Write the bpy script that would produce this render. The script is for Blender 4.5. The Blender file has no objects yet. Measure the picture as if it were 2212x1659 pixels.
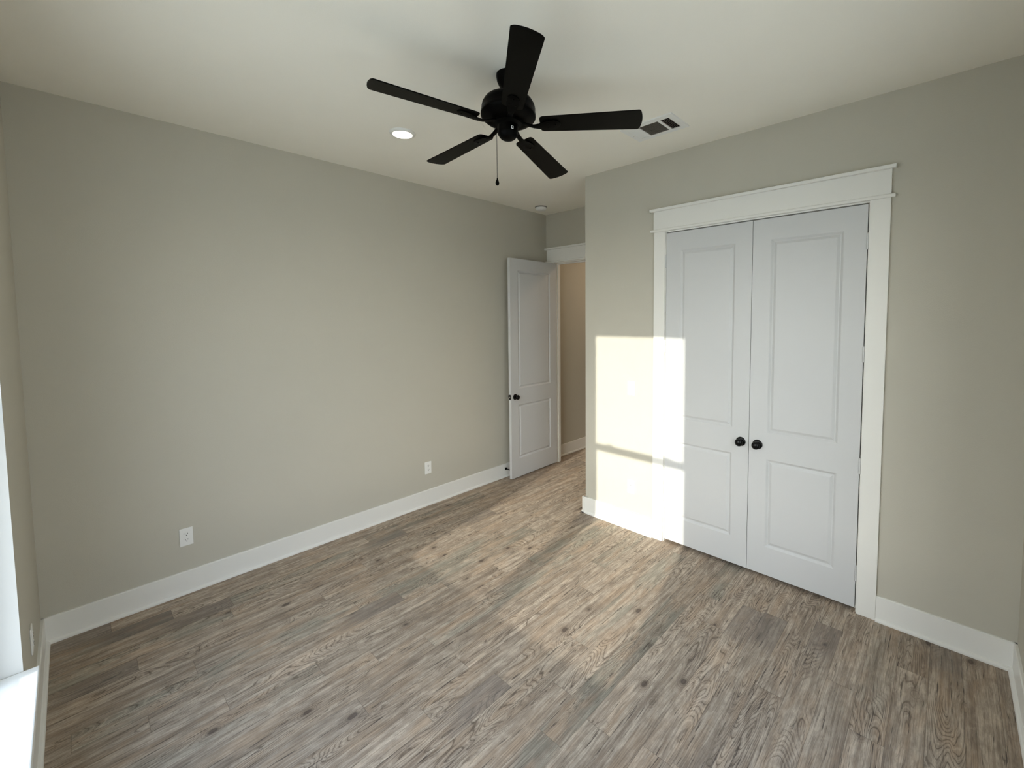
import bpy, bmesh, math, random
from mathutils import Vector, Matrix
random.seed(7)
PI = math.pi
scene = bpy.context.scene
COL = scene.collection

# ------------------------------------------------------------------ measurements (metres)
# x runs along the left wall away from the window wall, y towards the left wall, z up
XW = -0.01          # window wall face
L = 3.341           # closet wall face
D = 4.183           # entry wall face
W = 3.976           # left wall face
YA = 2.731          # alcove corner
H = 3.05            # ceiling
WT = 0.115          # wall thickness
BT = 0.148          # baseboard height

# ------------------------------------------------------------------ camera
F_PX, YAW, PITCH, ROLL = 946.29, math.radians(42.639), math.radians(-3.352), math.radians(-0.40)
fw = Vector((math.cos(YAW) * math.cos(PITCH), math.sin(YAW) * math.cos(PITCH), math.sin(PITCH)))
rt = Vector((math.sin(YAW), -math.cos(YAW), 0.0))
up = rt.cross(fw)
r2 = rt * math.cos(ROLL) + up * math.sin(ROLL)
u2 = -rt * math.sin(ROLL) + up * math.cos(ROLL)
cam_d = bpy.data.cameras.new('camera')
cam_d.sensor_fit = 'HORIZONTAL'
cam_d.sensor_width = 36.0
cam_d.lens = 36.0 * F_PX / 2212.0
cam_d.shift_x = -71.86 / 2212.0
cam_d.shift_y = -88.78 / 2212.0
cam_d.clip_start = 0.02
cam = bpy.data.objects.new('camera', cam_d)
COL.objects.link(cam)
m = Matrix((r2, u2, -fw)).transposed().to_4x4()
m.translation = Vector((0.1744, 0.3117, 1.8072))
cam.matrix_world = m
scene.camera = cam

# ------------------------------------------------------------------ sky, sun, exposure
SUN_DIR = Vector((1.0, 0.215, -0.246)).normalized()      # direction of travel
world = bpy.data.worlds.new('world')
scene.world = world
world.use_nodes = True
wn = world.node_tree.nodes
wl = world.node_tree.links
bgn = wn['Background']
stc = wn.new('ShaderNodeTexCoord')
ssep = wn.new('ShaderNodeSeparateXYZ')
wl.new(stc.outputs['Generated'], ssep.inputs[0])
sky = wn.new('ShaderNodeValToRGB')                        # pale horizon, bluer towards the zenith
sky.color_ramp.elements[0].position = 0.0
sky.color_ramp.elements[0].color = (1.0, 0.98, 0.945, 1)
sky.color_ramp.elements[1].position = 0.85
sky.color_ramp.elements[1].color = (0.48, 0.67, 1.0, 1)
wl.new(ssep.outputs[2], sky.inputs['Fac'])
SKY_STRENGTH = 5.0
bgn.inputs['Strength'].default_value = SKY_STRENGTH
# hazy brightening of the sky around the low sun
sdot = wn.new('ShaderNodeVectorMath'); sdot.operation = 'DOT_PRODUCT'
wl.new(stc.outputs['Generated'], sdot.inputs[0])
sdot.inputs[1].default_value = tuple(-SUN_DIR)
sclamp = wn.new('ShaderNodeMath'); sclamp.operation = 'MAXIMUM'; sclamp.inputs[1].default_value = 0.0
wl.new(sdot.outputs['Value'], sclamp.inputs[0])
spow = wn.new('ShaderNodeMath'); spow.operation = 'POWER'; spow.inputs[1].default_value = 8.0
wl.new(sclamp.outputs[0], spow.inputs[0])
HAZE = 1.3
shz = wn.new('ShaderNodeMix'); shz.data_type = 'RGBA'; shz.blend_type = 'ADD'; shz.clamp_result = False
shz.inputs[0].default_value = 1.0
smul = wn.new('ShaderNodeVectorMath'); smul.operation = 'SCALE'
smul.inputs[0].default_value = (1.0 * HAZE, 0.95 * HAZE, 0.86 * HAZE)
wl.new(spow.outputs[0], smul.inputs['Scale'])
wl.new(sky.outputs['Color'], shz.inputs[6]); wl.new(smul.outputs[0], shz.inputs[7])
wl.new(shz.outputs[2], bgn.inputs['Color'])

sun_d = bpy.data.lights.new('sun', 'SUN')
sun_d.energy = 5.0
sun_d.angle = math.radians(0.55)
sun_d.color = (1.0, 0.925, 0.82)
sun = bpy.data.objects.new('sun', sun_d)
COL.objects.link(sun)
sun.rotation_euler = SUN_DIR.to_track_quat('-Z', 'Y').to_euler()
sun.location = (-6, 1, 4)

vs = scene.view_settings
vs.view_transform = 'Standard'
vs.look = 'None'
vs.gamma = 1.0
vs.use_curve_mapping = False
vs.exposure = 0.16
scene.cycles.max_bounces = 14
scene.cycles.diffuse_bounces = 10
scene.cycles.sample_clamp_indirect = 20.0
scene.cycles.caustics_reflective = False
scene.cycles.caustics_refractive = False

# ------------------------------------------------------------------ materials
def new_mat(name):
    mt = bpy.data.materials.new(name)
    mt.use_nodes = True
    nt = mt.node_tree
    return mt, nt, nt.nodes['Principled BSDF'], nt.nodes, nt.links


def srgb(r, g, b):
    f = lambda c: (c / 12.92 if c <= 0.04045 else ((c + 0.055) / 1.055) ** 2.4)
    return (f(r / 255), f(g / 255), f(b / 255), 1.0)


def paint(name, col, rough=0.6, bump=0.0, scale=260.0, spec=0.3, vary=0.02):
    mt, nt, b, n, l = new_mat(name)
    tc = n.new('ShaderNodeTexCoord')
    nz = n.new('ShaderNodeTexNoise'); nz.inputs['Scale'].default_value = 3.0; nz.inputs['Detail'].default_value = 4
    l.new(tc.outputs['Object'], nz.inputs['Vector'])
    mx = n.new('ShaderNodeMix'); mx.data_type = 'RGBA'
    mx.inputs[6].default_value = tuple(c * (1 - vary) for c in col[:3]) + (1,)
    mx.inputs[7].default_value = tuple(min(1, c * (1 + vary)) for c in col[:3]) + (1,)
    l.new(nz.outputs['Fac'], mx.inputs[0])
    l.new(mx.outputs[2], b.inputs['Base Color'])
    b.inputs['Roughness'].default_value = rough
    b.inputs['Specular IOR Level'].default_value = spec
    if bump:
        n2 = n.new('ShaderNodeTexNoise'); n2.inputs['Scale'].default_value = scale; n2.inputs['Detail'].default_value = 3
        l.new(tc.outputs['Object'], n2.inputs['Vector'])
        bp = n.new('ShaderNodeBump'); bp.inputs['Strength'].default_value = bump; bp.inputs['Distance'].default_value = 0.002
        l.new(n2.outputs['Fac'], bp.inputs['Height'])
        l.new(bp.outputs['Normal'], b.inputs['Normal'])
    return mt


M = {}
M['wall'] = paint('wall_paint', (0.53, 0.505, 0.435, 1), 0.75, 0.25, 300)
M['hall'] = paint('warm_lit_hall_paint', (0.54, 0.49, 0.41, 1), 0.75, 0.25, 300)  # the wall paint with warm hall light mixed into its colour
M['ceiling'] = paint('ceiling_paint', (0.90, 0.87, 0.79, 1), 0.85, 0.2, 220)
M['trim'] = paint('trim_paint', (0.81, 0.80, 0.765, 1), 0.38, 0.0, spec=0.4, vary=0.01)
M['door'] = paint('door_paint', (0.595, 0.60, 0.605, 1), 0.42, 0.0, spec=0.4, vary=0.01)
M['jamb'] = paint('window_return_paint', (0.60, 0.60, 0.585, 1), 0.5, 0.0, vary=0.01)
M['plastic'] = paint('white_plastic', (0.82, 0.82, 0.80, 1), 0.35, 0.0, spec=0.5, vary=0.005)
M['slot'] = paint('dark_slot', (0.02, 0.02, 0.02, 1), 0.8)
M['black'] = paint('black_metal', (0.0012, 0.0012, 0.0010, 1), 0.42, 0.0, spec=0.05, vary=0.1)
M['blade'] = paint('black_blade', (0.0025, 0.0025, 0.0018, 1), 0.40, 0.0, spec=0.07, vary=0.1)
M['knob'] = paint('black_knob', (0.002, 0.002, 0.002, 1), 0.28, 0.0, spec=0.22, vary=0.1)
M['duct_shade'] = paint('vent_duct_shade', (0.015, 0.012, 0.010, 1), 0.8)  # near-black colour stands in for shade; no opening is cut
M['slat'] = paint('vent_slat_shaded', (0.36, 0.32, 0.27, 1), 0.6)  # white slats facing away, browned in colour to look shaded
M['gap_shade'] = paint('gap_shade_plastic', (0.22, 0.21, 0.19, 1), 0.6)
M['vinyl'] = paint('window_vinyl', (0.80, 0.80, 0.80, 1), 0.4, 0.0, vary=0.005)
M['ground'] = paint('pale_ground', (0.62, 0.58, 0.49, 1), 0.9, 0.3, 8, vary=0.15)
mt, nt, b, n, l = new_mat('latch_brass')
b.inputs['Base Color'].default_value = (0.75, 0.70, 0.62, 1); b.inputs['Metallic'].default_value = 0.9; b.inputs['Roughness'].default_value = 0.3
M['metal'] = mt
mt, nt, b, n, l = new_mat('lamp_lens')
b.inputs['Base Color'].default_value = (0.9, 0.88, 0.82, 1)
b.inputs['Emission Color'].default_value = (1.0, 0.86, 0.66, 1); b.inputs['Emission Strength'].default_value = 9.0
M['lens'] = mt
mt, nt, b, n, l = new_mat('window_glass')
n.remove(b)
tr = n.new('ShaderNodeBsdfTransparent'); tr.inputs['Color'].default_value = (0.95, 0.97, 0.96, 1)
gl = n.new('ShaderNodeBsdfGlossy'); gl.inputs['Roughness'].default_value = 0.0
mixs = n.new('ShaderNodeMixShader'); lw_ = n.new('ShaderNodeLayerWeight'); lw_.inputs['Blend'].default_value = 0.5
fp = n.new('ShaderNodeMath'); fp.operation = 'POWER'; fp.inputs[1].default_value = 5.0
fr = n.new('ShaderNodeMath'); fr.operation = 'MULTIPLY_ADD'; fr.inputs[1].default_value = 0.7; fr.inputs[2].default_value = 0.03
l.new(lw_.outputs['Facing'], fp.inputs[0]); l.new(fp.outputs[0], fr.inputs[0])
l.new(fr.outputs[0], mixs.inputs['Fac']); l.new(tr.outputs[0], mixs.inputs[1]); l.new(gl.outputs[0], mixs.inputs[2])
l.new(mixs.outputs[0], n['Material Output'].inputs['Surface'])
M['glass'] = mt


def floor_material():
    """weathered grey-brown wood planks, boards along x"""
    mt, nt, b, n, l = new_mat('plank_floor')

    def math_(op, a, bb=None, c=None):
        nd = n.new('ShaderNodeMath'); nd.operation = op
        for i, v in enumerate((a, bb, c)):
            if v is None:
                continue
            if isinstance(v, (int, float)):
                nd.inputs[i].default_value = v
            else:
                l.new(v, nd.inputs[i])
        return nd.outputs[0]

    def comb(x, y, z):
        nd = n.new('ShaderNodeCombineXYZ')
        for i, v in enumerate((x, y, z)):
            if isinstance(v, (int, float)):
                nd.inputs[i].default_value = v
            else:
                l.new(v, nd.inputs[i])
        return nd.outputs[0]

    def noise(vec, scale, detail=4, rough=0.55, dist=0.0):
        nd = n.new('ShaderNodeTexNoise')
        nd.inputs['Scale'].default_value = scale; nd.inputs['Detail'].default_value = detail
        nd.inputs['Roughness'].default_value = rough; nd.inputs['Distortion'].default_value = dist
        l.new(vec, nd.inputs['Vector'])
        return nd.outputs['Fac']

    def ramp(fac, p0, p1, v0=0.0, v1=1.0):
        nd = n.new('ShaderNodeMapRange'); nd.interpolation_type = 'SMOOTHSTEP'
        nd.inputs['From Min'].default_value = p0; nd.inputs['From Max'].default_value = p1
        nd.inputs['To Min'].default_value = v0; nd.inputs['To Max'].default_value = v1
        l.new(fac, nd.inputs['Value'])
        return nd.outputs[0]

    def mix(fac, a, bb, mode='MIX'):
        nd = n.new('ShaderNodeMix'); nd.data_type = 'RGBA'; nd.blend_type = mode
        for s, v in ((0, fac), (6, a), (7, bb)):
            if isinstance(v, (int, float)):
                nd.inputs[s].default_value = v
            elif isinstance(v, tuple):
                nd.inputs[s].default_value = v
            else:
                l.new(v, nd.inputs[s])
        return nd.outputs[2]

    tc = n.new('ShaderNodeTexCoord')
    sp = n.new('ShaderNodeSeparateXYZ'); l.new(tc.outputs['Object'], sp.inputs[0])
    X, Y = sp.outputs[0], sp.outputs[1]
    PW, PL = 0.125, 1.22
    v = math_('DIVIDE', math_('ADD', Y, 0.05), PW)
    row = math_('FLOOR', v)
    fy = math_('SUBTRACT', v, row)
    wn1 = n.new('ShaderNodeTexWhiteNoise'); wn1.noise_dimensions = '1D'; l.new(row, wn1.inputs['W'])
    u = math_('ADD', math_('DIVIDE', X, PL), math_('MULTIPLY', wn1.outputs['Value'], 7.0))
    colm = math_('FLOOR', u)
    fx = math_('SUBTRACT', u, colm)
    wn2 = n.new('ShaderNodeTexWhiteNoise'); wn2.noise_dimensions = '2D'
    l.new(comb(row, colm, 0.0), wn2.inputs['Vector'])
    hs = n.new('ShaderNodeSeparateColor'); l.new(wn2.outputs['Color'], hs.inputs[0])
    h1, h2, h3 = hs.outputs[0], hs.outputs[1], hs.outputs[2]
    # plank-local coordinates, shifted so that every board shows its own grain
    px = math_('ADD', X, math_('MULTIPLY', h1, 53.0))
    py = math_('ADD', math_('MULTIPLY', fy, PW), math_('MULTIPLY', h2, 31.0))
    pz = math_('MULTIPLY', h3, 17.0)
    # gentle meander of the grain
    wob = noise(comb(math_('MULTIPLY', px, 2.2), math_('MULTIPLY', py, 7.0), pz), 1.0, 3)
    pyw = math_('ADD', py, math_('MULTIPLY', math_('SUBTRACT', wob, 0.5), 0.035))
    fibre = noise(comb(math_('MULTIPLY', px, 5.0), math_('MULTIPLY', pyw, 190.0), pz), 1.0, 6, 0.6)
    streak = noise(comb(math_('MULTIPLY', px, 1.6), math_('MULTIPLY', pyw, 30.0), pz), 1.0, 5, 0.6)
    mottle = noise(comb(math_('MULTIPLY', px, 13.0), math_('MULTIPLY', py, 34.0), math_('ADD', pz, 2.5)), 1.0, 7, 0.68)
    fine = noise(comb(math_('MULTIPLY', px, 16.0), math_('MULTIPLY', pyw, 430.0), pz), 1.0, 3, 0.6)
    blotch = noise(comb(math_('MULTIPLY', px, 3.2), math_('MULTIPLY', py, 13.0), pz), 1.0, 5, 0.6)
    # cathedral rings: contour lines of a stretched field
    field = noise(comb(math_('MULTIPLY', px, 1.5), math_('MULTIPLY', py, 8.5), pz), 1.0, 2, 0.35, 0.4)
    rings = math_('FRACT', math_('MULTIPLY', math_('ADD', field, math_('MULTIPLY', mottle, 0.02)), 30.0))
    ringd = math_('ABSOLUTE', math_('SUBTRACT', rings, 0.5))
    ringl = ramp(ringd, 0.36, 0.5)                       # thin dark line
    ringh = ramp(ringd, 0.0, 0.16, 1.0, 0.0)             # pale line between
    ringmask = ramp(noise(comb(math_('MULTIPLY', px, 1.3), math_('MULTIPLY', py, 5.0), math_('ADD', pz, 9.0)), 1.0, 2), 0.46, 0.60)
    # splits: short dark dashes
    spl = ramp(noise(comb(math_('MULTIPLY', px, 6.0), math_('MULTIPLY', pyw, 130.0), math_('ADD', pz, 4.0)), 1.0, 3, 0.5), 0.62, 0.70)
    # knots
    vo = n.new('ShaderNodeTexVoronoi'); vo.feature = 'F1'; vo.inputs['Scale'].default_value = 1.0
    l.new(comb(math_('MULTIPLY', px, 4.2), math_('MULTIPLY', py, 7.0), pz), vo.inputs['Vector'])
    kd = math_('ADD', vo.outputs['Distance'], math_('MULTIPLY', math_('SUBTRACT', blotch, 0.5), 0.10))
    ksel = n.new('ShaderNodeSeparateColor'); l.new(vo.outputs['Color'], ksel.inputs[0])
    khas = ramp(ksel.outputs[0], 0.48, 0.50)
    knot = math_('MULTIPLY', ramp(kd, 0.06, 0.12, 1.0, 0.0), khas)
    khalo = math_('MULTIPLY', ramp(kd, 0.10, 0.34, 1.0, 0.0), khas)
    kring = math_('MULTIPLY', ramp(math_('ABSOLUTE', math_('SUBTRACT', math_('FRACT', math_('MULTIPLY', kd, 17.0)), 0.5)), 0.34, 0.5), khalo)

    base = mix(ramp(streak, 0.32, 0.68), srgb(114, 102, 91), srgb(152, 140, 127))
    base = mix(math_('MULTIPLY', ramp(mottle, 0.40, 0.58, 1.0, 0.0), 0.38), base, srgb(90, 79, 69))
    base = mix(math_('MULTIPLY', ramp(mottle, 0.54, 0.72), 0.34), base, srgb(174, 160, 144))
    base = mix(math_('MULTIPLY', ramp(blotch, 0.44, 0.72), 0.55), base, srgb(140, 119, 99))
    base = mix(math_('MULTIPLY', ramp(h3, 0.75, 0.9), math_('MULTIPLY', ramp(blotch, 0.35, 0.62, 1.0, 0.0), 0.65)), base, srgb(104, 104, 95))
    base = mix(math_('MULTIPLY', ramp(fibre, 0.36, 0.50, 1.0, 0.0), 0.42), base, srgb(82, 72, 63))
    base = mix(math_('MULTIPLY', ramp(fibre, 0.54, 0.68), 0.26), base, srgb(176, 163, 148))
    base = mix(math_('MULTIPLY', ramp(fine, 0.38, 0.50, 1.0, 0.0), 0.30), base, srgb(84, 74, 65))
    base = mix(math_('MULTIPLY', math_('MULTIPLY', ringl, ringmask), 0.72), base, srgb(66, 56, 48))
    base = mix(math_('MULTIPLY', math_('MULTIPLY', ringh, ringmask), 0.25), base, srgb(178, 162, 144))
    base = mix(math_('MULTIPLY', spl, 0.8), base, srgb(52, 45, 41))
    base = mix(math_('MULTIPLY', khalo, 0.35), base, srgb(92, 80, 70))
    base = mix(math_('MULTIPLY', kring, 0.55), base, srgb(66, 56, 49))
    base = mix(math_('MULTIPLY', knot, 0.75), base, srgb(58, 49, 44))
    # dark ends of a few boards
    dk = math_('MULTIPLY', ramp(h2, 0.78, 0.82), ramp(math_('ADD', fx, math_('MULTIPLY', math_('ADD', blotch, mottle), 0.32)), 1.0, 1.12))
    base = mix(math_('MULTIPLY', dk, 0.50), base, srgb(88, 82, 78))
    tone = math_('ADD', 1.56, math_('MULTIPLY', h1, 0.34))
    hsv = n.new('ShaderNodeHueSaturation'); l.new(tone, hsv.inputs['Value']); l.new(base, hsv.inputs['Color'])
    hsv.inputs['Saturation'].default_value = 1.0
    # seams between boards
    ey = math_('MULTIPLY', math_('MINIMUM', fy, math_('SUBTRACT', 1.0, fy)), PW)
    ex = math_('MULTIPLY', math_('MINIMUM', fx, math_('SUBTRACT', 1.0, fx)), PL)
    seam = ramp(math_('MINIMUM', ey, ex), 0.0004, 0.0018, 1.0, 0.0)
    final = mix(math_('MULTIPLY', seam, 0.38), hsv.outputs[0], srgb(60, 52, 46))
    l.new(final, b.inputs['Base Color'])
    b.inputs['Roughness'].default_value = 0.55
    b.inputs['Specular IOR Level'].default_value = 0.14
    hgt = math_('SUBTRACT', math_('MULTIPLY', fibre, 0.5), math_('ADD', math_('MULTIPLY', seam, 0.9), math_('MULTIPLY', math_('MULTIPLY', ringl, ringmask), 0.4)))
    bp = n.new('ShaderNodeBump'); bp.inputs['Strength'].default_value = 0.35; bp.inputs['Distance'].default_value = 0.0012
    l.new(hgt, bp.inputs['Height']); l.new(bp.outputs['Normal'], b.inputs['Normal'])
    return mt


M['floor'] = floor_material()

# ------------------------------------------------------------------ helpers
def obj(name, bm, mat, parent=None, smooth=False, loc=None):
    bmesh.ops.recalc_face_normals(bm, faces=bm.faces[:])
    me = bpy.data.meshes.new(name)
    bm.to_mesh(me); bm.free()
    o = bpy.data.objects.new(name, me)
    COL.objects.link(o)
    me.materials.append(M[mat])
    if smooth:
        me.shade_smooth()
        md = o.modifiers.new('auto_smooth', 'EDGE_SPLIT') if smooth == 'split' else None
        if md:
            md.split_angle = math.radians(38)
    if parent:
        o.parent = parent
    if loc:
        o.location = loc
    return o


def tag(o, label=None, cat=None, group=None, kind=None):
    if label: o['label'] = label
    if cat: o['category'] = cat
    if group: o['group'] = group
    if kind: o['kind'] = kind
    return o


def empty(name, loc, label=None, cat=None, group=None, kind=None):
    o = bpy.data.objects.new(name, None)
    COL.objects.link(o)
    o.location = loc
    o.empty_display_size = 0.05
    return tag(o, label, cat, group, kind)


def box(bm, x0, x1, y0, y1, z0, z1, bevel=0.0, seg=2):
    g = bmesh.ops.create_cube(bm, size=1.0)
    vs_ = g['verts']
    for v in vs_:
        v.co = Vector(((x0 + x1) / 2 + v.co.x * (x1 - x0), (y0 + y1) / 2 + v.co.y * (y1 - y0), (z0 + z1) / 2 + v.co.z * (z1 - z0)))
    if bevel:
        es = list({e for v in vs_ for e in v.link_edges})
        bmesh.ops.bevel(bm, geom=es, offset=bevel, segments=seg, profile=0.5, affect='EDGES')
    return bm


def boxes(*bs, bevel=0.0):
    bm = bmesh.new()
    for a in bs:
        box(bm, *a, bevel=bevel)
    return bm


def lathe(bm, prof, seg=48, axis='Z', origin=(0, 0, 0)):
    """prof: list of (radius, height)"""
    rings = []
    o = Vector(origin)
    for r, h in prof:
        if r < 1e-6:
            p = Vector((0, 0, h))
            rings.append([p]); continue
        rings.append([Vector((r * math.cos(2 * PI * i / seg), r * math.sin(2 * PI * i / seg), h)) for i in range(seg)])
    def tr(p):
        if axis == 'Z': q = p
        elif axis == '-X': q = Vector((-p.z, p.x, p.y))
        elif axis == '-Y': q = Vector((p.x, -p.z, p.y))
        elif axis == 'Y': q = Vector((p.x, p.z, p.y))
        elif axis == 'X': q = Vector((p.z, p.x, p.y))
        return q + o
    vr = [[bm.verts.new(tr(p)) for p in r] for r in rings]
    for a, b_ in zip(vr, vr[1:]):
        for i in range(seg):
            j = (i + 1) % seg
            if len(a) == 1 and len(b_) == 1: continue
            if len(a) == 1: bm.faces.new((a[0], b_[i], b_[j]))
            elif len(b_) == 1: bm.faces.new((a[i], a[j], b_[0]))
            else: bm.faces.new((a[i], a[j], b_[j], b_[i]))
    for r in (vr[0], vr[-1]):
        if len(r) > 1:
            bm.faces.new(r)
    return bm


def prism(bm, prof, axis, a0, a1):
    """extrude a closed 2-d profile (list of (p, q)) from a0 to a1 along 'X' (p=y,q=z), 'Y' (p=x,q=z)"""
    def mk(p, q, a):
        return Vector((a, p, q)) if axis == 'X' else Vector((p, a, q))
    A = [bm.verts.new(mk(p, q, a0)) for p, q in prof]
    B = [bm.verts.new(mk(p, q, a1)) for p, q in prof]
    bm.faces.new(A); bm.faces.new(list(reversed(B)))
    k = len(prof)
    for i in range(k):
        j = (i + 1) % k
        bm.faces.new((A[i], B[i], B[j], A[j]))
    return bm


def panel_slab(w, h, t, panels, z0=0.0):
    """moulded panel door leaf: x 0..w, front at y=0, back at y=t, z z0..h; panels: list of (xa, xb, za, zb)"""
    bm = bmesh.new()
    xs = sorted({0.0, w} | {p[0] for p in panels} | {p[1] for p in panels})
    zs = sorted({z0, h} | {p[2] for p in panels} | {p[3] for p in panels})
    prof = [(0.0, 0.0), (0.003, 0.0015), (0.014, 0.0105), (0.019, 0.0105), (0.034, 0.0025), (0.037, 0.0020)]
    for side in (0, 1):
        def yv(d):
            return d if side == 0 else t - d
        cache = {}
        def vert(x, d, z):
            k = (round(x, 5), round(d, 5), round(z, 5))
            if k not in cache: cache[k] = bm.verts.new((x, yv(d), z))
            return cache[k]
        for i in range(len(xs) - 1):
            for j in range(len(zs) - 1):
                xa, xb, za, zb = xs[i], xs[i + 1], zs[j], zs[j + 1]
                if any(abs(p[0] - xa) < 1e-6 and abs(p[2] - za) < 1e-6 for p in panels):
                    rr = [[vert(xa + o, d, za + o), vert(xb - o, d, za + o), vert(xb - o, d, zb - o), vert(xa + o, d, zb - o)] for o, d in prof]
                    for A, B in zip(rr, rr[1:]):
                        for q in range(4):
                            bm.faces.new((A[q], A[(q + 1) % 4], B[(q + 1) % 4], B[q]))
                    bm.faces.new(rr[-1])
                else:
                    bm.faces.new((vert(xa, 0, za), vert(xb, 0, za), vert(xb, 0, zb), vert(xa, 0, zb)))
    bm.verts.ensure_lookup_table()
    def q4(a, b_, c, d):
        bm.faces.new([bm.verts.new(v) for v in (a, b_, c, d)])
    q4((0, 0, z0), (0, t, z0), (0, t, h), (0, 0, h)); q4((w, 0, z0), (w, t, z0), (w, t, h), (w, 0, h))
    q4((0, 0, z0), (w, 0, z0), (w, t, z0), (0, t, z0)); q4((0, 0, h), (w, 0, h), (w, t, h), (0, t, h))
    bmesh.ops.remove_doubles(bm, verts=bm.verts[:], dist=1e-5)
    return bm


# ------------------------------------------------------------------ the setting
HX1 = 7.6                                   # end of the hall
STRUCT = 'structure'
WY0, WY1, WZ0, WZ1 = 0.97, 2.91, 0.43, 2.545     # window opening
EY0, EY1, EZ = 3.03, 3.852, 2.456                # entry opening
CY0, CY1, CZ = 0.672, 1.944, 2.456               # closet opening

floor = obj('floor', boxes((XW - 0.16, HX1, -0.16, W + WT, -0.12, 0.0)), 'floor')
tag(floor, 'weathered grey brown wood plank floor with knots and streaks', 'floor', kind=STRUCT)
ceil = obj('ceiling', boxes((XW - 0.16, HX1, -0.16, W + WT, H, H + 0.15)), 'ceiling')
tag(ceil, 'plain off white ceiling over the room', 'ceiling', kind=STRUCT)
w = obj('wall_left', boxes((XW - 0.16, HX1, W, W + WT, 0, H)), 'wall')
tag(w, 'long greige wall with two outlets, left of the open door', 'wall', kind=STRUCT)
RW = ((0.66, 1.38), (1.54, 2.26))   # two narrow inferred windows, added beside the camera to brighten the left wall
w = obj('wall_right', boxes((XW - 0.16, RW[0][0], -0.16, 0, 0, H), (RW[0][1], RW[1][0], -0.16, 0, 0, H), (RW[1][1], D, -0.16, 0, 0, H),
                            *[(a, b_, -0.16, 0, z0, z1) for a, b_ in RW for z0, z1 in ((0, WZ0), (WZ1, H))]), 'wall')
tag(w, 'greige wall at the far right edge beyond the closet wall', 'wall', kind=STRUCT)
w = obj('wall_window', boxes((XW - 0.16, XW, 0, WY0, 0, H), (XW - 0.16, XW, WY1, W, 0, H), (XW - 0.16, XW, WY0, WY1, 0, WZ0), (XW - 0.16, XW, WY0, WY1, WZ1, H)), 'wall')
tag(w, 'narrow sliver of greige wall beside the window at the left edge', 'wall', kind=STRUCT)
w = obj('wall_closet', boxes((L, L + WT, 0, CY0 - 0.02, 0, H), (L, L + WT, CY1 + 0.02, YA - WT, 0, H), (L, L + WT, CY0 - 0.02, CY1 + 0.02, CZ + 0.02, H)), 'wall')
tag(w, 'greige wall around the white double closet doors', 'wall', kind=STRUCT)
w = obj('wall_alcove', boxes((L, D, YA - WT, YA, 0, H)), 'wall')
tag(w, 'side of the closet facing the entry door, seen edge on', 'wall', kind=STRUCT)
w = obj('wall_entry', boxes((D, D + WT, 0, EY0 - 0.02, 0, H), (D, D + WT, EY1 + 0.02, W, 0, H), (D, D + WT, EY0 - 0.02, EY1 + 0.02, EZ + 0.02, H)), 'wall')
tag(w, 'dim greige wall above the open entry door', 'wall', kind=STRUCT)
w = obj('wall_hall', boxes((D + WT, HX1, 2.0, 2.0 + WT, 0, H), (HX1 - WT, HX1, 2.0 + WT, W, 0, H)), 'hall')
tag(w, 'greige hall walls beyond the open entry door', 'wall', kind=STRUCT)


def base_profile(face, inward, z=BT):
    """baseboard with quarter-round shoe; face = wall coordinate, inward = +-1 towards the room"""
    s = inward
    pts = [(0, 0.0), (0.030, 0.0), (0.030, 0.008), (0.0275, 0.014), (0.022, 0.018), (0.014, 0.019), (0.014, z - 0.004), (0.010, z), (0, z)]
    return [(face + s * p, q) for p, q in pts]


def baseboard(name, runs, label):
    bm = bmesh.new()
    for axis, face, s, a0, a1 in runs:
        prism(bm, base_profile(face, s), axis, a0, a1)
    return tag(obj(name, bm, 'trim'), label, 'baseboard', kind=STRUCT)


CL0, CL1 = 0.572, 2.040          # outer edges of the closet casing
baseboard('baseboard_left', [('X', W, -1, XW, D)], 'tall white baseboard along the long left wall')
baseboard('baseboard_window', [('Y', XW, 1, 0, W)], 'white baseboard under the window at the left edge')
baseboard('baseboard_right', [('X', 0, 1, XW, L)], 'white baseboard at the bottom right corner, along the right wall')
baseboard('baseboard_closet_right', [('Y', L, -1, 0, CL0)], 'white baseboard between the closet casing and the right corner')
baseboard('baseboard_closet_left', [('Y', L, -1, CL1, YA + 0.030), ('X', YA, 1, L - 0.030, D)], 'sunlit white baseboard wrapping the corner beside the closet')
baseboard('baseboard_hall', [('X', W, -1, D + WT, HX1 - WT), ('Y', HX1 - WT, -1, 2.0 + WT, W)], 'white baseboard in the hall seen through the doorway')


def casing(name, xface, y0, y1, oy0, oy1, loc_label, left_gap=None):
    """craftsman casing on a wall facing -x: legs, stop strip, head board, cap. y0<y1 outer leg edges, oy0<oy1 inner leg edges"""
    root = empty(name, (xface, (y0 + y1) / 2, 0), loc_label, 'door casing', kind=STRUCT)
    cx, cy = xface, (y0 + y1) / 2
    def part(nm, b, bev=0.0015):
        bm = bmesh.new(); box(bm, b[0] - cx, b[1] - cx, b[2] - cy, b[3] - cy, b[4], b[5], bevel=bev)
        return obj(nm, bm, 'trim', root)
    t = 0.018
    ye = y1 + 0.032 if left_gap is None else left_gap
    part('leg', (xface - t, xface, y0, oy0, 0, 2.464))
    part('leg', (xface - t, xface, oy1, y1, 0, 2.464))
    part('strip', (xface - 0.030, xface, y0 - 0.020, min(y1 + 0.032, ye), 2.464, 2.484), 0.006)
    part('head_board', (xface - t, xface, y0, y1 + 0.006 if left_gap is None else y1, 2.484, 2.622))
    part('cap', (xface - 0.040, xface, y0 - 0.020, ye, 2.622, 2.642), 0.003)
    return root


casing('trim_1', L, CL0, CL1, 0.668, 1.948, 'white casing with flat header and cap around the closet double doors')
casing('trim_2', D, 2.932, 3.948, EY0 - 0.004, EY1 + 0.002, 'white header casing above the open entry door', left_gap=W - 0.002)


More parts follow.
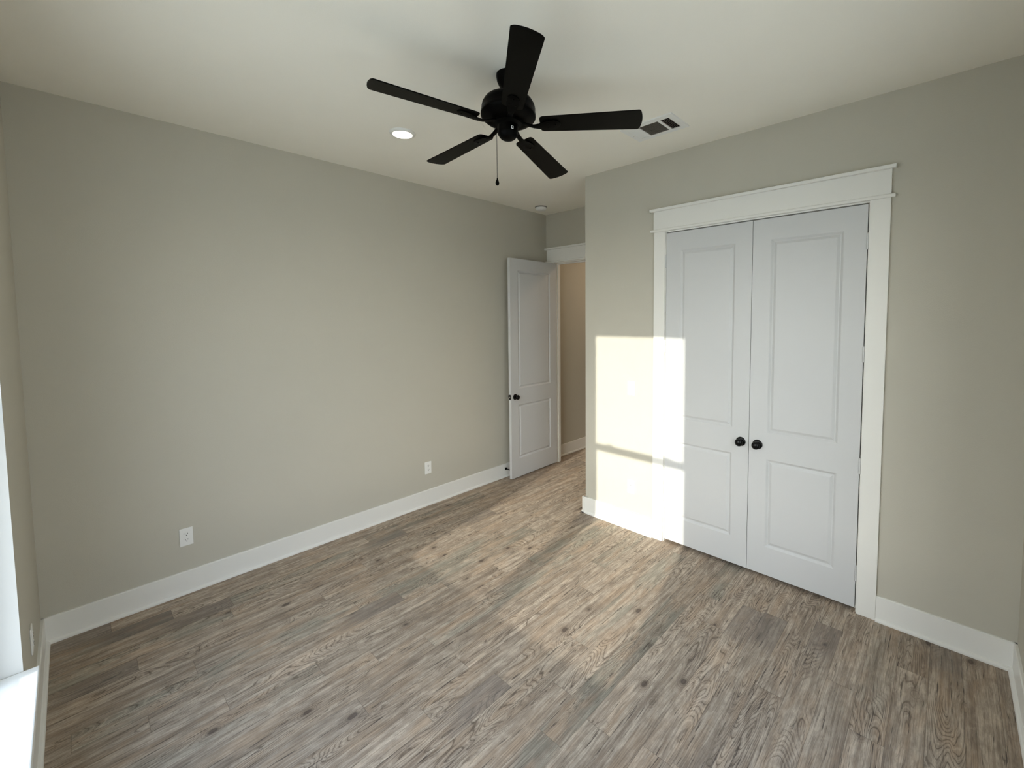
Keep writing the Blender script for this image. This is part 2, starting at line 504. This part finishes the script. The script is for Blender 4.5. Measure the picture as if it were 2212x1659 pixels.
def jambs(name, x0, x1, y0, y1, zt, stop_x, label):
    bm = boxes((x0, x1, y0 - 0.019, y0, 0, zt + 0.019), (x0, x1, y1, y1 + 0.019, 0, zt + 0.019), (x0, x1, y0, y1, zt, zt + 0.019),
               (stop_x, stop_x + 0.035, y0, y0 + 0.011, 0, zt), (stop_x, stop_x + 0.035, y1 - 0.011, y1, 0, zt), (stop_x, stop_x + 0.035, y0 + 0.011, y1 - 0.011, zt - 0.011, zt))
    return tag(obj(name, bm, 'trim'), label, 'door jamb', kind=STRUCT)


jambs('trim_3', L, L + WT, CY0, CY1, CZ, L + 0.041, 'thin white jamb around the closet double doors')
jambs('trim_4', D, D + WT, EY0, EY1, EZ, D + 0.060, 'white jamb of the entry doorway behind the open door')

# ------------------------------------------------------------------ doors
def knob_set(parent, pos, axis, name='knob', r=0.0265):
    bm = bmesh.new()
    lathe(bm, [(0.0, 0.0), (0.0325, 0.0), (0.0325, 0.003), (0.030, 0.0065), (0.022, 0.009), (0.013, 0.0105), (0.0125, 0.024), (0.016, 0.027)], 40, axis)
    ros = obj(name, bm, 'knob', parent, smooth='split', loc=pos)
    bm = bmesh.new()
    pr = [(0.0, 0.026)]
    for i in range(1, 15):
        a = -PI / 2 + PI * i / 15
        pr.append((r * math.cos(a), 0.026 + 0.0175 * (1 + math.sin(a))))
    pr.append((0.0, 0.061))
    lathe(bm, pr, 40, axis)
    obj('handle', bm, 'knob', ros, smooth=True)
    tag(ros, 'round black knob on a black rosette')
    return ros


def hinges(parent, pos, zs, mat):
    for z in zs:
        bm = bmesh.new()
        lathe(bm, [(0.0, -0.050), (0.004, -0.049), (0.0065, -0.046), (0.0065, 0.046), (0.004, 0.049), (0.0, 0.050)], 16, 'Z', (pos[0], pos[1], z))
        obj('hinge', bm, mat, parent, smooth='split')


TH = 0.035
# closet leaves: built with local x along -y of the room
def closet_leaf(name, yhinge, ymeet, label):
    wdt = abs(yhinge - ymeet)
    root = empty(name, (L, max(yhinge, ymeet), 0), label, 'closet door', kind=STRUCT)
    slab = panel_slab(wdt, 2.448, TH, [(0.113, wdt - 0.113, 0.222, 0.833), (0.113, wdt - 0.113, 1.014, 2.311)], 0.024)
    # local (x, y, z) -> room (+x depth, -y across)
    bmesh.ops.transform(slab, matrix=Matrix(((0, 1, 0, 0), (-1, 0, 0, 0), (0, 0, 1, 0), (0, 0, 0, 1))), verts=slab.verts[:])
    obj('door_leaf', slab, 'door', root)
    left_leaf = yhinge > ymeet
    ky = -(wdt - 0.052) if left_leaf else -0.056
    knob_set(root, (0.0, ky, 0.925), '-X')
    hy = 0.003 if left_leaf else -wdt - 0.003
    hinges(root, (-0.004, hy), (0.242, 0.905, 1.575, 2.235), 'door')
    return root


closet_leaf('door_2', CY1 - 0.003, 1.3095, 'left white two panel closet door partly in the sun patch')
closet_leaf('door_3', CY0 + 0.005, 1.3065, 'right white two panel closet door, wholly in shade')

# entry door, open about 90 degrees against the left wall; hinge at the left jamb
root = empty('door_1', (4.205, 3.836, 0), 'white two panel entry door standing open against the left wall', 'door', kind=STRUCT)
root.rotation_euler = (0, 0, math.radians(181.3))
EW = 0.782
slab = panel_slab(EW, 2.452, TH, [(0.118, EW - 0.118, 0.222, 0.832), (0.118, EW - 0.118, 1.013, 2.324)], 0.013)
# local x from hinge to free edge (room -x); front (room -y) must be local +y
bmesh.ops.transform(slab, matrix=Matrix(((1, 0, 0, 0), (0, -1, 0, 0), (0, 0, 1, 0), (0, 0, 0, 1))), verts=slab.verts[:])
obj('door_leaf', slab, 'door', root)
knob_set(root, (EW - 0.062, 0.0, 0.927), 'Y')
knob_set(root, (EW - 0.062, -TH, 0.927), '-Y')
bm = bmesh.new(); box(bm, EW, EW + 0.0025, -TH / 2 - 0.0125, -TH / 2 + 0.0125, 0.900, 0.957, bevel=0.0008)
lp = tag(obj('latch_plate', bm, 'knob', root), 'black latch plate on the door edge')
bm = bmesh.new(); box(bm, EW + 0.002, EW + 0.010, -TH / 2 - 0.006, -TH / 2 + 0.005, 0.922, 0.935, bevel=0.003)
tag(obj('latch_bolt', bm, 'metal', lp), 'bright metal latch bolt')
hinges(root, (-0.004, -TH + 0.0), (0.24, 0.905, 1.575, 2.235), 'black')

# ------------------------------------------------------------------ windows
def window(name, y0, y1, label):
    root = empty(name, (XW - 0.16, (y0 + y1) / 2, WZ0), label, 'window', kind=STRUCT)
    cy = (y0 + y1) / 2
    def part(nm, bs, mat, parent=root, bev=0.0):
        bm = bmesh.new()
        for b_ in bs:
            box(bm, b_[0] - XW + 0.16, b_[1] - XW + 0.16, b_[2] - cy, b_[3] - cy, b_[4] - WZ0, b_[5] - WZ0, bevel=bev)
        return obj(nm, bm, mat, parent)
    xa, xb = XW - 0.15, XW - 0.085
    zt, zb = WZ1, WZ0 + 0.02
    f = 0.028
    part('window_frame', [(xa, xb, y0, y0 + f, zb, zt), (xa, xb, y1 - f, y1, zb, zt), (xa, xb, y0 + f, y1 - f, zb, zb + 0.004), (xa, xb, y0 + f, y1 - f, zt - f, zt)], 'vinyl', bev=0.002)
    s = 0.038
    zm = 1.496
    # lower sash (room side), upper sash (outside)
    for nm, x0, x1, za, zb_, rb, rtop in (('sash', XW - 0.118, XW - 0.092, zb + 0.004, zm + 0.026, 0.018, 0.052), ('sash', XW - 0.146, XW - 0.120, zm - 0.026, zt - f, 0.052, 0.022)):
        ya, yb = y0 + f, y1 - f
        sh = part(nm, [(x0, x1, ya, ya + s, za, zb_), (x0, x1, yb - s, yb, za, zb_), (x0, x1, ya + s, yb - s, za, za + rb), (x0, x1, ya + s, yb - s, zb_ - rtop, zb_)], 'vinyl', bev=0.002)
        xm = (x0 + x1) / 2
        part('pane', [(xm - 0.002, xm + 0.002, ya + s - 0.004, yb - s + 0.004, za + rb - 0.004, zb_ - rtop + 0.004)], 'glass', sh)
    for yl in (y0 + f + 0.18, y1 - f - 0.18):
        part('sash_lock', [(XW - 0.118, XW - 0.092, yl - 0.028, yl + 0.028, zm + 0.026, zm + 0.040)], 'vinyl', bev=0.004)
    return root


WM = 1.945
window('window_1', WY0, WM - 0.012, 'sash window nearest the camera, just outside the left edge of view')
window('window_2', WM + 0.012, WY1, 'sash window at the left edge beside the left wall')
bm = boxes((XW - 0.158, XW - 0.082, WM - 0.012, WM + 0.012, WZ0 + 0.02, WZ1))
tag(obj('trim_5', bm, 'vinyl'), 'white post between the two sash windows', 'window post', kind=STRUCT)
# white returns lining the opening, and the stool
bm = boxes((XW - 0.160, XW + 0.0005, WY1 - 0.0005, WY1 + 0.002, WZ0 + 0.02, WZ1))
box(bm, XW - 0.160, XW + 0.0005, WY0 - 0.002, WY0 + 0.0005, WZ0 + 0.02, WZ1)
box(bm, XW - 0.160, XW + 0.0005, WY0, WY1, WZ1 - 0.0005, WZ1 + 0.002)
tag(obj('trim_6', bm, 'jamb'), 'bright white window return at the left edge', 'window return', kind=STRUCT)
bm = bmesh.new()
box(bm, XW - 0.150, XW + 0.042, WY0 + 0.001, WY1 - 0.001, WZ0, WZ0 + 0.02, bevel=0.004)
tag(obj('trim_7', bm, 'trim'), 'white window sill board at the lower left edge, partly sunlit', 'window sill', kind=STRUCT)

# unseen windows added in the right wall for fill daylight, with returns and sills
for i, (a, b_) in enumerate(RW):
    wd = b_ - a
    r = window('window_%d' % (i + 3), -wd / 2, wd / 2, ('added unseen narrow sash window in the right wall nearest the window wall', 'added unseen narrow sash window in the right wall towards the closet')[i])
    r.location = ((a + b_) / 2, -0.16, WZ0)
    r.rotation_euler = (0, 0, PI / 2)
    bm = boxes((a - 0.002, a + 0.0005, -0.160, 0.0005, WZ0 + 0.02, WZ1), (b_ - 0.0005, b_ + 0.002, -0.160, 0.0005, WZ0 + 0.02, WZ1), (a, b_, -0.160, 0.0005, WZ1 - 0.0005, WZ1 + 0.002))
    tag(obj('trim_%d' % (8 + 2 * i), bm, 'jamb'), ('white return of the added right wall window nearest the window wall', 'white return of the added right wall window towards the closet')[i], 'window return', kind=STRUCT)
    bm = bmesh.new(); box(bm, a + 0.001, b_ - 0.001, -0.150, 0.042, WZ0, WZ0 + 0.02, bevel=0.004)
    tag(obj('trim_%d' % (9 + 2 * i), bm, 'trim'), ('white sill of the added right wall window nearest the window wall', 'white sill of the added right wall window towards the closet')[i], 'window sill', kind=STRUCT)

# ------------------------------------------------------------------ outdoors
bm = bmesh.new()
box(bm, -60.0, 60.0, -50.0, 50.0, -0.75, -0.45)
tag(obj('ground', bm, 'ground'), 'pale open ground outside the window', 'ground', kind=STRUCT)

# ------------------------------------------------------------------ wall plates
def outlet(loc, rotz, label, group='white duplex outlets on the walls'):
    """plate on a wall; local -y points into the room"""
    root = empty('electrical_outlet', loc, label, 'outlet', group)
    root.rotation_euler = (0, 0, rotz)
    bm = bmesh.new(); box(bm, -0.036, 0.036, -0.0062, 0.0, -0.059, 0.059, bevel=0.0035, seg=3)
    obj('plate', bm, 'plastic', root)
    for dz in (0.0195, -0.0195):
        bm = bmesh.new()
        pts = []
        for i in range(40):
            a = 2 * PI * i / 40
            x, z = 0.0172 * math.cos(a), 0.0172 * math.sin(a)
            z = max(-0.0138, min(0.0138, z))
            pts.append((x, z))
        A = [bm.verts.new((x, -0.0060, z + dz)) for x, z in pts]
        B = [bm.verts.new((x, -0.0084, z + dz)) for x, z in pts]
        bm.faces.new(B)
        for i in range(40):
            bm.faces.new((A[i], A[(i + 1) % 40], B[(i + 1) % 40], B[i]))
        rc = obj('receptacle', bm, 'plastic', root)
        bm = boxes((-0.0078, -0.0052, -0.0090, -0.0080, dz - 0.001, dz + 0.0075), (0.0052, 0.0076, -0.0090, -0.0080, dz, dz + 0.0070))
        lathe(bm, [(0.0, 0.0080), (0.0027, 0.0080), (0.0027, 0.0090), (0.0, 0.0090)], 12, '-Y', (0, 0, dz - 0.0075))
        obj('slot', bm, 'slot', rc)
    bm = bmesh.new(); lathe(bm, [(0.0, 0.006), (0.0032, 0.006), (0.0028, 0.0072), (0.0, 0.0074)], 16, '-Y')
    obj('screw', bm, 'plastic', root, smooth='split')
    return root


outlet((0.634, W, 0.375), 0, 'white duplex outlet low on the left wall, the larger one nearest the window')
outlet((2.464, W, 0.361), 0, 'white duplex outlet low on the left wall near the open entry door')
outlet((L, 2.247, 0.368), -PI / 2, 'sunlit white duplex outlet beside the closet casing, below the light switch')
outlet((XW, 3.31, 0.372), PI / 2, 'white outlet seen edge on beside the window sill at the left edge')

root = empty('light_switch', (L, 2.249, 1.209), 'white paddle light switch in the sun patch beside the closet', 'light switch')
root.rotation_euler = (0, 0, -PI / 2)
bm = bmesh.new(); box(bm, -0.036, 0.036, -0.0062, 0.0, -0.059, 0.059, bevel=0.0035, seg=3)
obj('plate', bm, 'plastic', root)
bm = bmesh.new()
prism(bm, [(-0.0050, -0.033), (-0.0105, -0.033), (-0.0070, 0.0), (-0.0064, 0.033), (-0.0050, 0.033)], 'X', -0.0165, 0.0165)
obj('paddle', bm, 'plastic', root)
for z in (0.048, -0.048):
    bm = bmesh.new()
    lathe(bm, [(0.0, 0.006), (0.0030, 0.006), (0.0026, 0.0070), (0.0, 0.0072)], 14, '-Y', (0, 0, z))
    obj('screw', bm, 'plastic', root)

# door stop on the left baseboard, behind the open door
root = empty('door_stop', (3.463, W - 0.014, 0.092), 'small black door stop on the baseboard behind the entry door', 'door stop')
bm = bmesh.new(); lathe(bm, [(0.0, 0.0), (0.0145, 0.0), (0.0145, 0.004), (0.010, 0.010), (0.006, 0.020)], 24, '-Y')
obj('base', bm, 'black', root, smooth='split')
bm = bmesh.new(); lathe(bm, [(0.0055, 0.016), (0.0045, 0.030), (0.0045, 0.066)], 20, '-Y')
obj('stem', bm, 'black', root, smooth='split')
bm = bmesh.new(); lathe(bm, [(0.0, 0.064), (0.0085, 0.064), (0.0090, 0.072), (0.007, 0.078), (0.0, 0.079)], 20, '-Y')
obj('bumper', bm, 'black', root, smooth='split')

# ------------------------------------------------------------------ ceiling fittings
root = empty('recessed_light', (1.752, 3.054, H), 'lit round recessed ceiling light left of the fan', 'ceiling light')
bm = bmesh.new()
lathe(bm, [(0.058, 0.0), (0.084, 0.0), (0.084, -0.004), (0.080, -0.010), (0.070, -0.0140), (0.0640, -0.0140), (0.0615, -0.011)], 56)
obj('trim_ring', bm, 'plastic', root, smooth='split')
bm = bmesh.new()
lathe(bm, [(0.0, -0.006), (0.0630, -0.006), (0.0630, -0.0140), (0.058, -0.0160), (0.040, -0.0180), (0.0, -0.0190)], 48)
obj('lens', bm, 'lens', root, smooth='split')

# an unseen can added in the hall to warm and brighten its wall
hall_fill_can = root.copy(); COL.objects.link(hall_fill_can); hall_fill_can.location = (5.3, 3.0, H)
hall_fill_can['label'] = 'added unseen recessed ceiling light in the hall beyond the entry door'
for ch in list(root.children):
    c = ch.copy(); COL.objects.link(c); c.parent = hall_fill_can
hl = bpy.data.lights.new('hall_fill_lamp', 'AREA'); hl.shape = 'DISK'; hl.size = 0.11; hl.energy = 9.0; hl.color = (1.0, 0.78, 0.55)
hlo = bpy.data.objects.new('hall_fill_lamp', hl); COL.objects.link(hlo); hlo.parent = hall_fill_can; hlo.location = (0, 0, -0.022)

root = empty('smoke_detector', (3.845, 3.742, H), 'small round white smoke detector on the ceiling above the entry door', 'smoke detector')
bm = bmesh.new(); lathe(bm, [(0.0, 0.0), (0.068, 0.0), (0.068, -0.009), (0.0, -0.010)], 48)
obj('base', bm, 'gap_shade', root, smooth='split')
bm = bmesh.new(); lathe(bm, [(0.0, -0.010), (0.060, -0.010), (0.060, -0.013), (0.062, -0.014), (0.057, -0.030), (0.048, -0.037), (0.0, -0.040)], 48)
obj('cover', bm, 'plastic', root, smooth='split')
bm = bmesh.new(); lathe(bm, [(0.0, -0.034), (0.007, -0.034), (0.007, -0.0405), (0.0, -0.041)], 16, 'Z', (-0.02, -0.034, 0))
obj('test_button', bm, 'plastic', root, smooth='split')

# three-way ceiling register
VX0, VX1, VY0, VY1 = 2.719, 2.973, 1.600, 1.968
vc = ((VX0 + VX1) / 2, (VY0 + VY1) / 2)
root = empty('air_vent', (vc[0], vc[1], H), 'white rectangular ceiling air vent beside the right fan blade', 'air vent')
gx0, gx1 = 2.762 - vc[0], 2.934 - vc[0]
groups = [(1.639 - vc[1], 1.698 - vc[1]), (1.716 - vc[1], 1.852 - vc[1]), (1.868 - vc[1], 1.927 - vc[1])]
bm = bmesh.new()
x0, x1, y0, y1 = VX0 - vc[0], VX1 - vc[0], VY0 - vc[1], VY1 - vc[1]
zf0, zf1 = -0.009, -0.004
for b_ in ((x0 + 0.004, gx0, y0 + 0.004, y1 - 0.004), (gx1, x1 - 0.004, y0 + 0.004, y1 - 0.004), (gx0, gx1, y0 + 0.004, groups[0][0]), (gx0, gx1, groups[0][1], groups[1][0]), (gx0, gx1, groups[1][1], groups[2][0]), (gx0, gx1, groups[2][1], y1 - 0.004)):
    box(bm, b_[0], b_[1], b_[2], b_[3], zf0, zf1)
for b_ in ((x0, x0 + 0.0045, y0, y1), (x1 - 0.0045, x1, y0, y1), (x0 + 0.0045, x1 - 0.0045, y0, y0 + 0.0045), (x0 + 0.0045, x1 - 0.0045, y1 - 0.0045, y1)):
    box(bm, b_[0], b_[1], b_[2], b_[3], zf0, 0.0)
obj('frame', bm, 'plastic', root)
bm = boxes((gx0 - 0.01, gx1 + 0.01, groups[0][0] - 0.01, groups[2][1] + 0.01, -0.0012, 0.0))
tag(obj('duct_shade_sheet', bm, 'duct_shade', root), 'dark sheet standing in for the shade behind the slats')
def slat(p0, p1, dirv, mat, wd):
    """thin angled louvre from p0 to p1 (2-d), leaning towards dirv"""
    bm = bmesh.new()
    a = Vector((p0[0], p0[1], 0)); b_ = Vector((p1[0], p1[1], 0)); dv = Vector((dirv[0], dirv[1], 0))
    lo, hi = Vector((0, 0, -0.0085)), Vector((0, 0, -0.0020))
    t = 0.0005
    up_ = dv * (-wd / 2) + hi; dn = dv * (wd / 2) + lo
    o_ = dv * t
    vsx = [bm.verts.new(p) for p in (a + up_ - o_, b_ + up_ - o_, b_ + dn - o_, a + dn - o_, a + up_ + o_, b_ + up_ + o_, b_ + dn + o_, a + dn + o_)]
    for f_ in ((0, 1, 2, 3), (4, 5, 6, 7), (0, 1, 5, 4), (2, 3, 7, 6), (1, 2, 6, 5), (0, 3, 7, 4)):
        bm.faces.new([vsx[i] for i in f_])
    obj('slat', bm, mat, root)
for i in range(5):
    y = groups[0][0] + (i + 0.5) * (groups[0][1] - groups[0][0]) / 5
    slat((gx0, y), (gx1, y), (0, -1), 'slat', 0.0055)
for i in range(14):
    x = gx0 + (i + 0.5) * (gx1 - gx0) / 14
    slat((x, groups[1][0]), (x, groups[1][1]), (-1, 0), 'slat', 0.005)
for i in range(5):
    y = groups[2][0] + (i + 0.5) * (groups[2][1] - groups[2][0]) / 5
    slat((gx0, y), (gx1, y), (0, 1), 'plastic', 0.012)
for sy in (y0 + 0.020, y1 - 0.020):
    bm = bmesh.new(); lathe(bm, [(0.0, -0.0085), (0.0035, -0.0085), (0.003, -0.0105), (0.0, -0.0108)], 14, 'Z', (0.02, sy, 0))
    obj('screw', bm, 'metal', root, smooth='split')

# ------------------------------------------------------------------ ceiling fan
FN = Vector((0.088, 0.043, 1.0)).normalized()        # hangs slightly off plumb
FC = Vector((1.742, 2.003, 2.787))                   # hub centre in the plane of the blades
ax = (Vector((1, 0, 0)) - FN * FN.x).normalized()
ay = FN.cross(ax)
top = FC + FN * ((H - FC.z) / FN.z)
root = empty('ceiling_fan', top, 'matte black five blade ceiling fan with pull chain', 'ceiling fan')
zl = -(top - FC).length                              # blade plane in local z
R3 = Matrix((ax, ay, FN)).transposed()
root.rotation_euler = R3.to_euler()
# canopy stays flat on the ceiling
bm = bmesh.new()
lathe(bm, [(0.0, 0.0), (0.066, 0.0), (0.067, -0.012), (0.063, -0.035), (0.053, -0.056), (0.038, -0.071), (0.024, -0.078), (0.0, -0.079)], 48)
bmesh.ops.transform(bm, matrix=R3.inverted().to_4x4(), verts=bm.verts[:])
obj('canopy', bm, 'black', root, smooth='split')
bm = bmesh.new(); lathe(bm, [(0.0, -0.055), (0.0135, -0.055), (0.0135, zl + 0.14), (0.0, zl + 0.14)], 24)
obj('downrod', bm, 'black', root, smooth='split')
bm = bmesh.new()
lathe(bm, [(0.0, zl + 0.150), (0.030, zl + 0.150), (0.034, zl + 0.146), (0.036, zl + 0.140), (0.070, zl + 0.137), (0.105, zl + 0.130), (0.124, zl + 0.118), (0.134, zl + 0.100), (0.137, zl + 0.085),
           (0.137, zl + 0.062), (0.140, zl + 0.058), (0.140, zl + 0.046), (0.136, zl + 0.042), (0.126, zl + 0.034), (0.100, zl + 0.024), (0.076, zl + 0.018), (0.0, zl + 0.018)], 64)
mh = obj('motor_housing', bm, 'black', root, smooth='split')
for k in range(20):                                  # cooling louvres under the housing
    a = 2 * PI * k / 20
    bm = bmesh.new(); box(bm, 0.086, 0.112, -0.0035, 0.0035, -0.0016, 0.0016, bevel=0.001)
    mat4 = Matrix.Rotation(a, 4, 'Z') @ Matrix.Translation((0, 0, zl + 0.0235)) @ Matrix.Rotation(math.radians(-20), 4, 'Y')
    bmesh.ops.transform(bm, matrix=mat4, verts=bm.verts[:])
    obj('louvre', bm, 'blade', mh)
bm = bmesh.new()
lathe(bm, [(0.0, zl + 0.020), (0.072, zl + 0.020), (0.072, zl + 0.002), (0.056, zl - 0.002), (0.052, zl - 0.006), (0.052, zl - 0.044), (0.049, zl - 0.052), (0.045, zl - 0.056), (0.043, zl - 0.061), (0.034, zl - 0.069), (0.018, zl - 0.074), (0.0, zl - 0.075)], 48)
sw = obj('switch_housing', bm, 'black', root, smooth='split')
va = math.atan2(0.31 - FC.y, 0.17 - FC.x) + 0.45
bm = bmesh.new(); box(bm, 0.0510, 0.0535, -0.006, 0.006, zl - 0.040, zl - 0.026, bevel=0.0008)
bmesh.ops.transform(bm, matrix=Matrix.Rotation(va, 4, 'Z'), verts=bm.verts[:])
rs = tag(obj('reverse_switch', bm, 'plastic', sw), 'tiny white switch surround')
bm = bmesh.new(); box(bm, 0.0530, 0.0545, -0.0035, 0.0035, zl - 0.037, zl - 0.029)
bmesh.ops.transform(bm, matrix=Matrix.Rotation(va, 4, 'Z'), verts=bm.verts[:])
obj('slider', bm, 'black', rs)

RB0, RB1, PITCHB = 0.165, 0.660, -0.191
def blade_bm():
    """blade along +x, chord along y, thickness z"""
    w0, w1, t = 0.052, 0.066, 0.0055
    pts = []
    pts += [(RB0 + 0.000, -w0 + 0.016), (RB0 + 0.004, -w0 + 0.006), (RB0 + 0.016, -w0)]
    cr = 0.007
    sag = 0.013
    tip = lambda y: RB1 + sag * (1 - (y / w1) ** 2)
    pts.append((tip(w1) - cr, -w1)); pts.append((tip(w1) - cr * 0.3, -w1 + cr * 0.25))
    for i in range(1, 16):
        y = -w1 + 2 * w1 * i / 16
        pts.append((tip(y), y))
    pts.append((tip(w1) - cr * 0.3, w1 - cr * 0.25)); pts.append((tip(w1) - cr, w1))
    pts += [(RB0 + 0.016, w0), (RB0 + 0.004, w0 - 0.006), (RB0 + 0.000, w0 - 0.016)]
    bm = bmesh.new()
    A = [bm.verts.new((x, y, -t / 2)) for x, y in pts]
    B = [bm.verts.new((x, y, t / 2)) for x, y in pts]
    bm.faces.new(list(reversed(A))); bm.faces.new(B)
    for i in range(len(pts)):
        j = (i + 1) % len(pts)
        bm.faces.new((A[i], A[j], B[j], B[i]))
    es = [e for e in bm.edges if abs(e.verts[0].co.z - e.verts[1].co.z) < 1e-6]
    bmesh.ops.bevel(bm, geom=es, offset=0.0015, segments=2, affect='EDGES')
    return bm


def arm_bm():
    """blade iron: stalk from the hub that drops and flares to a rounded plate under the blade"""
    bm = bmesh.new()
    st = []
    for x, hw, z, th in ((0.062, 0.016, 0.010, 0.010), (0.085, 0.013, 0.004, 0.010), (0.110, 0.012, -0.006, 0.009), (0.135, 0.013, -0.013, 0.008), (0.160, 0.018, -0.014, 0.007), (0.185, 0.025, -0.0115, 0.006),
                         (0.215, 0.030, -0.0090, 0.006), (0.240, 0.029, -0.0080, 0.0055), (0.258, 0.022, -0.0070, 0.0045), (0.268, 0.009, -0.0058, 0.0030)):
        st.append([bm.verts.new((x, sx * hw, z + sz * th / 2)) for sx, sz in ((-1, -0.35), (-0.55, -1), (0.55, -1), (1, -0.35), (1, 0.6), (-1, 0.6))])
    for a, b_ in zip(st, st[1:]):
        for i in range(6):
            j = (i + 1) % 6
            bm.faces.new((a[i], a[j], b_[j], b_[i]))
    bm.faces.new(st[0]); bm.faces.new(list(reversed(st[-1])))
    return bm


PH = -2.203
for k in range(5):
    th = PH + k * 2 * PI / 5
    bl_m = Matrix.Translation((0, 0, zl)) @ Matrix.Rotation(th, 4, 'Z') @ Matrix.Rotation(PITCHB, 4, 'X')
    bm = blade_bm(); bmesh.ops.transform(bm, matrix=bl_m, verts=bm.verts[:])
    obj('blade', bm, 'blade', root)
    bm = arm_bm()
    # the stalk twists from level at the hub to the pitch of the blade
    for v in bm.verts:
        f = min(1.0, max(0.0, (v.co.x - 0.07) / 0.10))
        v.co = Matrix.Rotation(PITCHB * f, 4, 'X') @ v.co
    bmesh.ops.transform(bm, matrix=Matrix.Translation((0, 0, zl)) @ Matrix.Rotation(th, 4, 'Z'), verts=bm.verts[:])
    arm = obj('blade_arm', bm, 'black', root, smooth='split')
    for x, y in ((0.205, 0.016), (0.205, -0.016), (0.245, 0.0)):
        bm = bmesh.new()
        lathe(bm, [(0.0, -0.014), (0.004, -0.0135), (0.005, -0.011), (0.005, -0.008)], 12, 'Z', (x, y, 0))
        bmesh.ops.transform(bm, matrix=bl_m, verts=bm.verts[:])
        obj('screw', bm, 'black', arm)

# pull chain hangs plumb from the side of the switch housing
inv = R3.inverted().to_4x4() @ Matrix.Translation(-top)
pcx, pcy = 1.653, 1.990
bm = bmesh.new()
for i in range(44):
    z = 2.715 - i * 0.0050
    lathe(bm, [(0.0, z - 0.0022), (0.0016, z - 0.0012), (0.0016, z + 0.0012), (0.0, z + 0.0022)], 8, 'Z', (pcx, pcy, 0))
lathe(bm, [(0.0007, 2.490), (0.0007, 2.718)], 6, 'Z', (pcx, pcy, 0))
bmesh.ops.transform(bm, matrix=inv, verts=bm.verts[:])
pc = obj('pull_chain', bm, 'black', root, smooth=True)
bm = bmesh.new()
lathe(bm, [(0.0, 2.503), (0.0025, 2.500), (0.0035, 2.494), (0.0075, 2.484), (0.0095, 2.476), (0.0080, 2.468), (0.004, 2.4645), (0.0, 2.464)], 20, 'Z', (pcx, pcy, 0))
bmesh.ops.transform(bm, matrix=inv, verts=bm.verts[:])
obj('pull_knob', bm, 'black', pc, smooth=True)
